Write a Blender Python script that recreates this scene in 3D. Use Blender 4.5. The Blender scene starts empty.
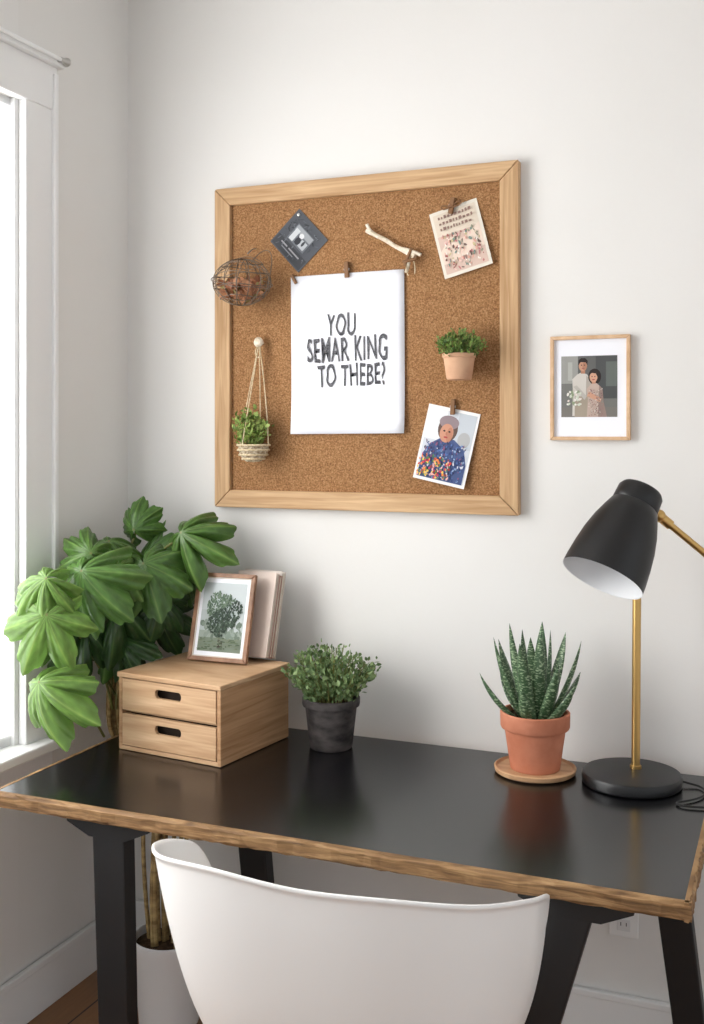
import bpy, math, random
from mathutils import Vector, Matrix, Quaternion
random.seed(7)
S = bpy.context.scene
try:
    S.view_settings.view_transform = 'Standard'
except Exception:
    pass

# ------------------------------------------------------------------ helpers
def lin(c):
    out = []
    for v in c[:3]:
        v = min(255, max(0, v)) / 255.0
        out.append(v / 12.92 if v <= 0.04045 else ((v + 0.055) / 1.055) ** 2.4)
    return (out[0], out[1], out[2], 1.0)

def base_mat(name, col, rough=0.6, metal=0.0, spec=0.5):
    m = bpy.data.materials.new(name)
    m.use_nodes = True
    b = m.node_tree.nodes['Principled BSDF']
    b.inputs['Base Color'].default_value = lin(col)
    b.inputs['Roughness'].default_value = rough
    b.inputs['Metallic'].default_value = metal
    b.inputs['Specular IOR Level'].default_value = spec
    return m

def noise_mat(name, c1, c2, scale=(5, 5, 5), nscale=1.0, detail=6, rough=0.6, bump=0.0, bscale=None,
              spec=0.4, lo=0.35, hi=0.65, dist=0.0, metal=0.0, c3=None):
    m = base_mat(name, c1, rough, metal, spec)
    nt = m.node_tree; N = nt.nodes; L = nt.links
    b = N['Principled BSDF']
    tc = N.new('ShaderNodeTexCoord'); mp = N.new('ShaderNodeMapping')
    mp.inputs['Scale'].default_value = scale
    L.new(tc.outputs['Object'], mp.inputs['Vector'])
    nz = N.new('ShaderNodeTexNoise'); nz.inputs['Scale'].default_value = nscale
    nz.inputs['Detail'].default_value = detail; nz.inputs['Distortion'].default_value = dist
    L.new(mp.outputs['Vector'], nz.inputs['Vector'])
    r = N.new('ShaderNodeValToRGB')
    r.color_ramp.elements[0].position = lo; r.color_ramp.elements[0].color = lin(c1)
    r.color_ramp.elements[1].position = hi; r.color_ramp.elements[1].color = lin(c2)
    if c3:
        e = r.color_ramp.elements.new((lo + hi) / 2); e.color = lin(c3)
    L.new(nz.outputs['Fac'], r.inputs['Fac'])
    L.new(r.outputs['Color'], b.inputs['Base Color'])
    if bump > 0:
        bp = N.new('ShaderNodeBump'); bp.inputs['Strength'].default_value = bump
        bp.inputs['Distance'].default_value = 0.004
        src = nz
        if bscale:
            src = N.new('ShaderNodeTexNoise'); src.inputs['Scale'].default_value = bscale
            src.inputs['Detail'].default_value = 4
            L.new(tc.outputs['Object'], src.inputs['Vector'])
        L.new(src.outputs['Fac'], bp.inputs['Height'])
        L.new(bp.outputs['Normal'], b.inputs['Normal'])
    return m

def leaf_mat(name, rough=0.4, transl=0.3, bump=False):
    m = base_mat(name, (80, 120, 60), rough, 0, 0.5)
    nt = m.node_tree; N = nt.nodes; L = nt.links
    b = N['Principled BSDF']
    at = N.new('ShaderNodeAttribute'); at.attribute_name = 'Col'
    L.new(at.outputs['Color'], b.inputs['Base Color'])
    tr = N.new('ShaderNodeBsdfTranslucent')
    L.new(at.outputs['Color'], tr.inputs['Color'])
    if bump:
        tc = N.new('ShaderNodeTexCoord'); nz = N.new('ShaderNodeTexNoise'); nz.inputs['Scale'].default_value = 55
        bp = N.new('ShaderNodeBump'); bp.inputs['Strength'].default_value = 0.35; bp.inputs['Distance'].default_value = 0.006
        L.new(tc.outputs['Object'], nz.inputs['Vector']); L.new(nz.outputs['Fac'], bp.inputs['Height']); L.new(bp.outputs['Normal'], b.inputs['Normal'])
    mx = N.new('ShaderNodeMixShader'); mx.inputs['Fac'].default_value = transl
    L.new(b.outputs[0], mx.inputs[1]); L.new(tr.outputs[0], mx.inputs[2])
    L.new(mx.outputs[0], N['Material Output'].inputs['Surface'])
    return m

def link(o, parent=None):
    S.collection.objects.link(o)
    if parent is not None:
        o.parent = parent
    return o

def empty(name, loc=(0, 0, 0), rot=(0, 0, 0)):
    o = bpy.data.objects.new(name, None)
    o.empty_display_size = 0.05
    o.location = loc; o.rotation_euler = rot
    return link(o)

def mk(name, verts, faces, mat, parent=None, smooth=False, cols=None, fmats=None, mats=None):
    me = bpy.data.meshes.new(name)
    me.from_pydata([tuple(v) for v in verts], [], faces)
    me.update()
    if mats:
        for q in mats: me.materials.append(q)
        for p, i in zip(me.polygons, fmats): p.material_index = i
    else:
        me.materials.append(mat)
    if smooth:
        for p in me.polygons: p.use_smooth = True
    if cols:
        ca = me.color_attributes.new('Col', 'FLOAT_COLOR', 'POINT')
        for i, c in enumerate(cols): ca.data[i].color = c
    o = bpy.data.objects.new(name, me)
    return link(o, parent)

def box(name, c, s, mat, parent=None, bevel=0.0, segs=2):
    x, y, z = s[0] / 2, s[1] / 2, s[2] / 2
    v = [(-x, -y, -z), (x, -y, -z), (x, y, -z), (-x, y, -z), (-x, -y, z), (x, -y, z), (x, y, z), (-x, y, z)]
    f = [(0, 3, 2, 1), (4, 5, 6, 7), (0, 1, 5, 4), (1, 2, 6, 5), (2, 3, 7, 6), (3, 0, 4, 7)]
    o = mk(name, v, f, mat, parent)
    o.location = c
    if bevel > 0:
        b = o.modifiers.new('bevel', 'BEVEL'); b.width = bevel; b.segments = segs
    return o

def lathe(name, prof, mat, parent=None, seg=56, loc=(0, 0, 0), smooth=True):
    v = []; f = []
    n = len(prof)
    for i in range(seg):
        a = 2 * math.pi * i / seg
        for r, z in prof:
            v.append((r * math.cos(a), r * math.sin(a), z))
    for i in range(seg):
        j = (i + 1) % seg
        for k in range(n - 1):
            f.append((i * n + k, j * n + k, j * n + k + 1, i * n + k + 1))
    o = mk(name, v, f, mat, parent, smooth)
    o.location = loc
    me = o.data
    import bmesh
    bm = bmesh.new(); bm.from_mesh(me)
    bmesh.ops.remove_doubles(bm, verts=bm.verts, dist=1e-6)
    bmesh.ops.recalc_face_normals(bm, faces=bm.faces)
    bm.to_mesh(me); bm.free()
    if smooth:
        for p in me.polygons: p.use_smooth = True
        es = o.modifiers.new('es', 'EDGE_SPLIT'); es.split_angle = math.radians(38)
    return o

def tube(name, splines, rad, mat, parent=None, cyclic=False, smooth=True, radii=None, res=3):
    cu = bpy.data.curves.new(name, 'CURVE'); cu.dimensions = '3D'
    cu.bevel_depth = rad; cu.bevel_resolution = res; cu.use_fill_caps = True
    for pts in splines:
        if smooth and len(pts) > 2:
            sp = cu.splines.new('NURBS'); sp.points.add(len(pts) - 1)
            sp.order_u = 3; sp.use_endpoint_u = not cyclic; sp.resolution_u = 6
        else:
            sp = cu.splines.new('POLY'); sp.points.add(len(pts) - 1)
        for i, p in enumerate(pts):
            sp.points[i].co = (p[0], p[1], p[2], 1)
            if radii: sp.points[i].radius = radii[i]
        sp.use_cyclic_u = cyclic
    cu.materials.append(mat)
    o = bpy.data.objects.new(name, cu)
    return link(o, parent)

def rnd(a, b): return random.uniform(a, b)

_mc = {}
def flat(col, rough=0.6):
    k = (tuple(col), rough)
    if k not in _mc:
        _mc[k] = base_mat('print_%d_%d_%d' % tuple(col), col, rough, 0, 0.3)
    return _mc[k]

def ell(cx, cy, rx, ry, col, rot=0, n=20):
    pts = []
    for i in range(n):
        a = 2 * math.pi * i / n
        x, y = rx * math.cos(a), ry * math.sin(a)
        pts.append((cx + x * math.cos(rot) - y * math.sin(rot), cy + x * math.sin(rot) + y * math.cos(rot)))
    return (pts, col)

def rect(x0, y0, x1, y1, col): return ([(x0, y0), (x1, y0), (x1, y1), (x0, y1)], col)

def picture(name, w, h, shapes, parent, z0=0.0, dz=0.00012, x0=None, y0=None):
    """flat printed picture: coloured shapes in unit coordinates on a w x h sheet centred at the origin"""
    x0 = -w / 2 if x0 is None else x0; y0 = -h / 2 if y0 is None else y0
    v = []; f = []; fm = []; mats = []; idx = {}
    for i, (pts, col) in enumerate(shapes):
        b = len(v)
        for (x, y) in pts:
            x = min(max(x, 0), 1); y = min(max(y, 0), 1)
            v.append((x0 + x * w, y0 + y * h, z0 + i * dz))
        f.append(tuple(range(b, b + len(pts))))
        c = tuple(col)
        if c not in idx:
            idx[c] = len(mats); mats.append(flat(c))
        fm.append(idx[c])
    return mk(name, v, f, None, parent, fmats=fm, mats=mats)

# ------------------------------------------------------------------ materials
M_wall = noise_mat('wall_paint', (225, 223, 219), (229, 227, 224), (1.2,) * 3, 1, 4, 0.9, 0.06, 90, 0.2)
M_trim = base_mat('trim_white', (236, 236, 235), 0.45, 0, 0.4)
M_ceil = base_mat('ceiling_paint', (235, 234, 232), 0.9)
M_cork = noise_mat('cork', (106, 74, 48), (188, 148, 108), (240,) * 3, 1, 4, 0.95, 0.6, 300, 0.1, 0.26, 0.76, c3=(154, 113, 76))
M_oak_h = noise_mat('oak_frame_h', (172, 134, 94), (208, 174, 134), (4, 90, 90), 1, 8, 0.6, 0.12, None, 0.3, 0.3, 0.7, 0.6)
M_oak_v = noise_mat('oak_frame_v', (170, 132, 92), (206, 172, 132), (90, 4, 90), 1, 8, 0.6, 0.12, None, 0.3, 0.3, 0.7, 0.6)
M_boxw = noise_mat('box_wood', (172, 134, 98), (210, 176, 140), (3, 10, 70), 1, 8, 0.6, 0.1, None, 0.3, 0.3, 0.7, 0.8)
M_boxs = noise_mat('box_wood_side', (154, 114, 78), (192, 152, 114), (10, 3, 60), 1, 8, 0.6, 0.1, None, 0.3, 0.3, 0.7, 0.8)
M_edge = noise_mat('raw_edge_wood', (84, 62, 42), (168, 134, 94), (7, 7, 90), 1, 9, 0.65, 0.6, None, 0.3, 0.28, 0.68, 1.4, c3=(132, 100, 66))
M_desk = noise_mat('desk_black', (10, 10, 12), (15, 15, 18), (6, 30, 6), 1, 6, 0.22, 0.02, 60, 0.6)
M_leg = base_mat('leg_black', (18, 18, 20), 0.5)
M_black = base_mat('lamp_black', (10, 10, 12), 0.40)
M_cord = base_mat('cord_black', (10, 10, 10), 0.5)
M_inner = base_mat('shade_inner', (232, 233, 235), 0.6)
M_brass = base_mat('brass', (196, 160, 100), 0.3, 1.0)
M_shell = base_mat('chair_shell', (240, 239, 237), 0.34, 0, 0.45)
M_terra = noise_mat('terracotta', (184, 114, 86), (204, 136, 108), (12,) * 3, 1, 5, 0.85, 0.1, 120, 0.2)
M_tan = noise_mat('tan_pot', (192, 148, 118), (206, 164, 132), (20,) * 3, 1, 4, 0.8)
M_sauc = noise_mat('saucer_wood', (176, 134, 98), (202, 162, 122), (4, 40, 20), 1, 5, 0.6)
M_dark = noise_mat('dark_pot', (46, 43, 43), (88, 82, 80), (22, 22, 40), 1, 8, 0.7, 0.4, 70, 0.3)
M_wpot = base_mat('white_pot', (222, 222, 222), 0.5)
M_soil = noise_mat('soil', (45, 34, 26), (80, 62, 46), (80,) * 3, 1, 5, 1, 0.8, 150, 0.1)
M_stem = noise_mat('cane_stem', (122, 98, 60), (180, 154, 104), (20, 20, 60), 1, 5, 0.6)
M_gstem = base_mat('green_stem', (112, 112, 58), 0.5)
M_leaf = leaf_mat('big_leaf', 0.28, 0.30, True)
M_sleaf = leaf_mat('small_leaf', 0.5, 0.25)
M_paper = noise_mat('paper', (236, 237, 243), (240, 241, 247), (3,) * 3, 1, 2, 0.85)
M_ink = noise_mat('pencil_ink', (62, 62, 66), (170, 170, 174), (140, 900, 60), 1, 3, 0.9, 0, None, 0.1, 0.47, 0.76, 2.0)
M_clip = base_mat('clip_wood', (128, 90, 56), 0.6)
M_rope = noise_mat('jute', (190, 168, 130), (224, 208, 178), (200,) * 3, 1, 3, 0.9)
M_wire = base_mat('wire', (122, 108, 94), 0.4, 0.6)
M_wick = noise_mat('wicker', (140, 120, 92), (216, 204, 180), (120, 120, 160), 1, 3, 0.9, 0.8, 200)
M_steel = base_mat('rod_steel', (190, 188, 184), 0.35, 0.8)
M_bone = noise_mat('driftwood', (196, 178, 150), (236, 226, 208), (60,) * 3, 1, 4, 0.8, 0.3, 120)

# window glass; white translucency added so the pane glows bright
M_pane = bpy.data.materials.new('glowing_pane'); M_pane.use_nodes = True
nt = M_pane.node_tree; N = nt.nodes; L = nt.links
tp = N.new('ShaderNodeBsdfTransparent'); tl = N.new('ShaderNodeBsdfTranslucent'); tl.inputs['Color'].default_value = (0.95, 0.96, 0.97, 1)
mx = N.new('ShaderNodeMixShader'); mx.inputs['Fac'].default_value = 0.55
L.new(tp.outputs[0], mx.inputs[1]); L.new(tl.outputs[0], mx.inputs[2]); L.new(mx.outputs[0], N['Material Output'].inputs['Surface'])

# floor planks
M_floor = base_mat('floor_wood', (130, 90, 60), 0.45)
nt = M_floor.node_tree; N = nt.nodes; L = nt.links
tc = N.new('ShaderNodeTexCoord'); mp = N.new('ShaderNodeMapping'); mp.inputs['Rotation'].default_value = (0, 0, math.radians(90))
br = N.new('ShaderNodeTexBrick'); br.inputs['Scale'].default_value = 1.0
br.inputs['Brick Width'].default_value = 1.3; br.inputs['Row Height'].default_value = 0.13
br.inputs['Mortar Size'].default_value = 0.003
br.inputs['Color1'].default_value = lin((180, 132, 90)); br.inputs['Color2'].default_value = lin((150, 106, 70))
br.inputs['Mortar'].default_value = lin((60, 42, 28))
L.new(tc.outputs['Object'], mp.inputs['Vector']); L.new(mp.outputs['Vector'], br.inputs['Vector'])
nz = N.new('ShaderNodeTexNoise'); mp2 = N.new('ShaderNodeMapping'); mp2.inputs['Scale'].default_value = (40, 2, 1)
L.new(tc.outputs['Object'], mp2.inputs['Vector']); L.new(mp2.outputs['Vector'], nz.inputs['Vector'])
mx = N.new('ShaderNodeMixRGB'); mx.blend_type = 'MULTIPLY'; mx.inputs['Fac'].default_value = 0.35
L.new(br.outputs['Color'], mx.inputs['Color1']); L.new(nz.outputs['Fac'], mx.inputs['Color2'])
L.new(mx.outputs['Color'], N['Principled BSDF'].inputs['Base Color'])

# ------------------------------------------------------------------ room
XL = -1.94; ZC = 3.1; RX = 2.2; FY = -4.2
box('wall_back', ((XL + RX) / 2, 0.06, ZC / 2), (RX - XL + 0.3, 0.12, ZC), M_wall)
box('floor', ((XL + RX) / 2, FY / 2 + 0.05, -0.05), (RX - XL + 0.3, -FY + 0.1, 0.1), M_floor)
box('ceiling', ((XL + RX) / 2, FY / 2 + 0.05, ZC + 0.05), (RX - XL + 0.3, -FY + 0.1, 0.1), M_ceil)
WY0, WY1, WZ0, WZ1 = -0.515, -2.1, 0.76, 2.51
wl = empty('wall_left')
def lw(n, y0, y1, z0, z1):
    box(n, (XL - 0.05, (y0 + y1) / 2, (z0 + z1) / 2), (0.10, abs(y1 - y0), z1 - z0), M_wall, wl)
lw('panel_corner', 0, WY0, 0, ZC)
lw('panel_below', WY0, WY1, 0, WZ0)
lw('panel_above', WY0, WY1, WZ1, ZC)
lw('panel_far', WY1, FY, 0, ZC)
win = empty('window_1')
box('casing_side', (XL + 0.012, -0.452, (WZ0 + WZ1 + 0.1) / 2), (0.026, 0.125, WZ1 - WZ0 + 0.1), M_trim, win, 0.004)
box('casing_bead', (XL + 0.02, -0.397, (WZ0 + WZ1 + 0.1) / 2), (0.034, 0.018, WZ1 - WZ0 + 0.1), M_trim, win, 0.004)
box('casing_far', (XL + 0.012, WY1 - 0.06, (WZ0 + WZ1 + 0.1) / 2), (0.026, 0.125, WZ1 - WZ0 + 0.1), M_trim, win, 0.004)
box('casing_head', (XL + 0.014, (WY0 + WY1) / 2, WZ1 + 0.06), (0.03, WY0 - WY1 + 0.26, 0.125), M_trim, win, 0.004)
box('head_cap', (XL + 0.022, (WY0 + WY1) / 2, WZ1 + 0.13), (0.05, WY0 - WY1 + 0.29, 0.022), M_trim, win, 0.004)
box('stool', (XL + 0.02, (WY0 + WY1) / 2, WZ0 - 0.012), (0.10, WY0 - WY1 + 0.30, 0.028), M_trim, win, 0.005)
box('apron', (XL + 0.01, (WY0 + WY1) / 2, WZ0 - 0.07), (0.022, WY0 - WY1 + 0.24, 0.09), M_trim, win, 0.004)
for n, y in (('sash_stile_1', WY0 - 0.008), ('sash_stile_2', WY1 + 0.008)):
    box(n, (XL - 0.012, y, (WZ0 + WZ1) / 2), (0.024, 0.016, WZ1 - WZ0), M_trim, win, 0.002)
for n, z in (('rail_bottom', WZ0 + 0.02), ('rail_top', WZ1 - 0.012)):
    box(n, (XL - 0.03, (WY0 + WY1) / 2, z), (0.024, WY0 - WY1, 0.03), M_trim, win, 0.002)
box('glass', (XL - 0.014, (WY0 + WY1) / 2, (WZ0 + WZ1) / 2), (0.0015, WY0 - WY1 - 0.03, WZ1 - WZ0), M_pane, win)
def baseboard(nm, c, s, off):
    e = empty(nm)
    box('board', c, s, M_trim, e, 0.004)
    box('cap', (c[0] + off[0], c[1] + off[1], 0.135), (s[0], s[1], 0.02), M_trim, e, 0.004)
    return e
baseboard('baseboard_back', ((XL + RX) / 2, -0.009, 0.065), (RX - XL, 0.018, 0.13), (0, -0.003))
baseboard('baseboard_left', (XL + 0.009, FY / 2, 0.065), (0.018, -FY - 0.03, 0.13), (0.003, 0))

rod = empty('curtain_rod')
tube('rod', [[(XL + 0.055, -0.40, 2.645), (XL + 0.055, -2.25, 2.645)]], 0.0055, M_trim, rod)
lathe('finial', [(0, -0.018), (0.008, -0.016), (0.013, -0.008), (0.011, 0), (0.007, 0.006), (0.007, 0.02), (0, 0.02)], M_steel, rod, 20, (XL + 0.055, -0.385, 2.645)).rotation_euler = (math.radians(90), 0, 0)
box('bracket', (XL + 0.0275, -0.405, 2.645), (0.055, 0.008, 0.014), M_steel, rod)
lathe('bracket_plate', [(0, 0), (0.018, 0), (0.018, 0.006), (0, 0.006)], M_steel, rod, 20, (XL, -0.405, 2.645)).rotation_euler = (0, math.radians(90), 0)

out = empty('wall_outlet', (-0.407, -0.001, 0.352), (math.radians(90), 0, 0))
box('plate', (0, 0, 0.004), (0.074, 0.116, 0.008), M_trim, out, 0.003)
for k, yy in ((1, 0.026), (2, -0.026)):
    box('socket_%d' % k, (0, yy, 0.009), (0.034, 0.030, 0.003), M_wpot, out, 0.001)
    for sx in (-0.007, 0.007):
        box('slot_%d_%d' % (k, sx > 0), (sx, yy + 0.003, 0.0107), (0.002, 0.009, 0.001), M_cord, out)

# ------------------------------------------------------------------ desk
DZ = 0.755; DX0, DX1, DY0, DY1 = -1.762, -0.169, -0.833, -0.068; TH = 0.034
desk = empty('desk')
e = 0.013
box('top_panel', ((DX0 + DX1) / 2, (DY0 + DY1) / 2, DZ - TH / 2), (DX1 - DX0 - 2 * e, DY1 - DY0 - 2 * e, TH), M_desk, desk)
def edge_strip(nm, a, b):
    n = 90; v = []; f = []
    nx = Vector((b[0] - a[0], b[1] - a[1], 0)); ln = nx.length; d = nx / ln
    o = Vector((d.y, -d.x, 0))
    for i in range(n + 1):
        p = Vector((a[0], a[1], 0)) + d * ln * i / n
        w = [rnd(-0.0022, 0.0022) for _ in range(4)]
        for (oo, z) in ((0, DZ + 0.0006), (e - 0.004 + w[0], DZ + 0.0006), (e + w[1], DZ - 0.006), (e + w[2], DZ - TH + 0.006), (e - 0.004 + w[3], DZ - TH + w[3]), (0, DZ - TH)):
            q = p + o * oo
            v.append((q.x, q.y, z))
    for i in range(n):
        for k in range(6):
            kk = (k + 1) % 6
            f.append((i * 6 + k, (i + 1) * 6 + k, (i + 1) * 6 + kk, i * 6 + kk))
    f.append(tuple(range(5, -1, -1))); f.append(tuple(n * 6 + k for k in range(6)))
    mk(nm, v, f, M_edge, desk)
edge_strip('edge_front', (DX0, DY0 + e), (DX1, DY0 + e))
edge_strip('edge_right', (DX1 - e, DY0), (DX1 - e, DY1))
edge_strip('edge_left', (DX0 + e, DY1), (DX0 + e, DY0))
box('edge_back', ((DX0 + DX1) / 2, DY1 - e / 2, DZ - TH / 2), (DX1 - DX0, e, TH), M_desk, desk)
def leg(nm, t, b, w0=0.088, w1=0.075, d=0.045):
    v = []
    for (p, w) in ((b, w1), (t, w0)):
        for sx, sy in ((-1, -1), (1, -1), (1, 1), (-1, 1)):
            v.append((p[0] + sx * w / 2, p[1] + sy * d / 2, p[2]))
    f = [(0, 3, 2, 1), (4, 5, 6, 7), (0, 1, 5, 4), (1, 2, 6, 5), (2, 3, 7, 6), (3, 0, 4, 7)]
    o = mk(nm, v, f, M_leg, desk)
    m = o.modifiers.new('b', 'BEVEL'); m.width = 0.004; m.segments = 2
    x, y = t[0], t[1]; zt = DZ - TH
    pr = [(x - 0.115, zt), (x + 0.115, zt), (x + 0.11, zt - 0.018), (x + w0 / 2 + 0.005, zt - 0.045), (x - w0 / 2 - 0.005, zt - 0.045), (x - 0.11, zt - 0.018)]
    v = [(a, y - 0.026, c) for a, c in pr] + [(a, y + 0.026, c) for a, c in pr]
    n = 6
    f = [tuple(range(n - 1, -1, -1)), tuple(range(n, 2 * n))] + [(k, (k + 1) % n, n + (k + 1) % n, n + k) for k in range(n)]
    mk(nm + '_bracket', v, f, M_leg, desk)
zt = DZ - TH
leg('leg_1', (-1.452, -0.775, zt), (-1.42, -0.79, 0))
leg('leg_2', (-1.40, -0.22, zt), (-1.35, -0.18, 0))
leg('leg_3', (-0.385, -0.775, zt), (-0.585, -0.81, 0))
leg('leg_4', (-0.285, -0.25, zt), (-0.20, -0.2, 0), 0.08, 0.07)
box('rail_left', (-1.425, -0.5, zt - 0.02), (0.045, 0.55, 0.04), M_leg, desk)
box('rail_right', (-0.33, -0.5, zt - 0.02), (0.045, 0.55, 0.04), M_leg, desk)
box('rail_back', (-0.87, -0.235, zt - 0.02), (1.1, 0.04, 0.04), M_leg, desk)

# ------------------------------------------------------------------ cork board
R90 = (math.radians(90), 0, 0)
BX0, BX1, BZ0, BZ1 = -1.610, -0.680, 1.383, 2.338
bw, bh = BX1 - BX0, BZ1 - BZ0
bcx, bcz = (BX0 + BX1) / 2, (BZ0 + BZ1) / 2
cb = empty('cork_board', (bcx, -0.001, bcz), R90)
box('cork_panel', (0, 0, 0.008), (bw - 0.04, bh - 0.04, 0.014), M_cork, cb)
fw = 0.052; ft = 0.030
def frame(parent, w, h, fw, ft, mh, mv, g=0.0006):
    X, Y = w / 2, h / 2
    def piece(nm, pts, mat):
        v = [(a, b, 0) for a, b in pts] + [(a, b, ft) for a, b in pts]
        f = [(3, 2, 1, 0), (4, 5, 6, 7), (0, 1, 5, 4), (1, 2, 6, 5), (2, 3, 7, 6), (3, 0, 4, 7)]
        o = mk(nm, v, f, mat, parent)
        m = o.modifiers.new('b', 'BEVEL'); m.width = min(0.003, fw * 0.12); m.segments = 2
    piece('frame_bottom', [(-X + g, -Y), (X - g, -Y), (X - fw - g, -Y + fw), (-X + fw + g, -Y + fw)], mh)
    piece('frame_top', [(-X + fw + g, Y - fw), (X - fw - g, Y - fw), (X - g, Y), (-X + g, Y)], mh)
    piece('frame_left', [(-X, -Y + g), (-X + fw, -Y + fw + g), (-X + fw, Y - fw - g), (-X, Y - g)], mv)
    piece('frame_right', [(X - fw, -Y + fw + g), (X, -Y + g), (X, Y - g), (X - fw, Y - fw - g)], mv)
frame(cb, bw, bh, fw, ft, M_oak_h, M_oak_v)
CY = -0.0165   # cork front surface y

def wempty(nm, x, z, y=CY, rot=0.0, tilt=0.0):
    o = empty(nm)
    o.matrix_world = Matrix.Translation((x, y, z)) @ Matrix.Rotation(math.radians(90), 4, 'X') @ Matrix.Rotation(rot, 4, 'Z') @ Matrix.Rotation(tilt, 4, 'X')
    return o

def sheet(nm, w, h, parent, mat, th=0.001, curl=0.0, z=0.0, n=12):
    v = []; f = []
    for j in range(n + 1):
        for i in range(n + 1):
            x = -w / 2 + w * i / n; y = -h / 2 + h * j / n
            c = curl * ((max(0, -y / (h / 2))) ** 3) * (0.4 + 0.6 * abs(x) / (w / 2)) + 0.0015 * math.sin(x * 9 + 1) + 0.0015
            v.append((x, y, z + c if curl else z))
    for j in range(n):
        for i in range(n):
            a = j * (n + 1) + i
            f.append((a, a + 1, a + n + 2, a + n + 1))
    o = mk(nm, v, f, mat, parent, True)
    m = o.modifiers.new('s', 'SOLIDIFY'); m.thickness = th; m.offset = -1
    return o

def clothespin(parent, x, y, z=0.006, rot=0.0, s=1.0, nm='clip'):
    k = empty(nm); k.parent = parent; k.location = (x, y, z); k.rotation_euler = (0, 0, rot); k.scale = (s, s, s)
    box(nm + '_front', (0, 0, 0.008), (0.014, 0.050, 0.005), M_clip, k, 0.0015)
    box(nm + '_back', (0, 0.002, 0.0), (0.014, 0.050, 0.005), M_clip, k, 0.0015)
    tube(nm + '_spring', [[(-0.009, 0.002, 0.004), (0.009, 0.002, 0.004)]], 0.004, M_steel, k, smooth=False)
    return k

# poster
po = wempty('motivational_poster', -1.182, 1.833, CY - 0.003, math.radians(0.4))
sheet('paper', 0.352, 0.46, po, M_paper, 0.0008, 0.010, 0.001)
def text(nm, s, w, h, x, y, z, parent, mat, off=0.022, rot=0.0):
    cu = bpy.data.curves.new(nm, 'FONT'); cu.body = s; cu.size = 1; cu.align_x = 'CENTER'; cu.align_y = 'CENTER'
    cu.offset = off; cu.extrude = 0.0; cu.space_character = 1.10
    o = bpy.data.objects.new(nm + '_tmp', cu); S.collection.objects.link(o)
    bpy.context.view_layer.update()
    dg = bpy.context.evaluated_depsgraph_get()
    me = bpy.data.meshes.new_from_object(o.evaluated_get(dg))
    xs = [v.co.x for v in me.vertices]; ys = [v.co.y for v in me.vertices]
    cx, cy = (min(xs) + max(xs)) / 2, (min(ys) + max(ys)) / 2
    sx, sy = w / (max(xs) - min(xs)), h / (max(ys) - min(ys))
    for v in me.vertices:
        X = (v.co.x - cx) * sx; Y = (v.co.y - cy) * sy
        v.co = (X + 0.0014 * math.sin(Y * 160 + X * 70) , Y * (1 + 0.05 * math.sin(X * 70)) + 0.0015 * math.sin(X * 90), 0)
    me.materials.clear(); me.materials.append(mat)
    bpy.data.objects.remove(o)
    q = bpy.data.objects.new(nm, me); link(q, parent)
    q.location = (x, y, z); q.rotation_euler = (0, 0, rot)
    return q
text('lettering_line_1', 'YOU', 0.088, 0.064, -0.016, 0.083, 0.006, po, M_ink, 0.014, 0.0)
text('lettering_line_2', 'SEMAR KING', 0.248, 0.072, 0.001, 0.013, 0.006, po, M_ink, 0.014, math.radians(1.2))
text('lettering_line_3', 'TO THEBE?', 0.208, 0.064, 0.014, -0.062, 0.006, po, M_ink, 0.014, math.radians(0.8))
clothespin(po, 0.004, 0.238, 0.004, 0.05, 0.9, 'clip')
clothespin(po, -0.164, 0.222, 0.004, 0.5, 0.6, 'clip_corner')
tw = wempty('driftwood_twig', -1.042, 2.128, CY - 0.012)
tube('twig', [[(-0.074, 0.052, 0), (-0.05, 0.036, 0.003), (-0.02, 0.022, 0.002), (0.01, 0.0, 0.006), (0.04, -0.014, 0.003), (0.070, -0.032, 0.004)]], 0.0074, M_bone, tw, radii=[1.15, 0.75, 0.9, 0.75, 0.95, 1.2])
tube('twig_fork', [[(0.02, -0.006, 0.006), (0.055, -0.012, 0.008), (0.088, -0.030, 0.006)], [(0.05, -0.022, 0.006), (0.058, -0.046, 0.008), (0.044, -0.076, 0.005)], [(-0.062, 0.046, 0.002), (-0.070, 0.058, 0.004), (-0.074, 0.068, 0.004)]], 0.0050, M_bone, tw)
tube('tie', [[(0.042, -0.058, 0.010), (0.052, -0.034, 0.016), (0.062, -0.010, 0.008)], [(0.038, -0.046, 0.012), (0.058, -0.044, 0.016), (0.076, -0.040, 0.01)]], 0.0045, M_clip, tw)
tube('string', [[(0.058, -0.03, 0.01), (0.040, -0.06, 0.014), (0.052, -0.085, 0.008)], [(0.06, -0.03, 0.01), (0.078, -0.055, 0.014), (0.07, -0.082, 0.008)]], 0.0014, M_rope, tw)

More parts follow.
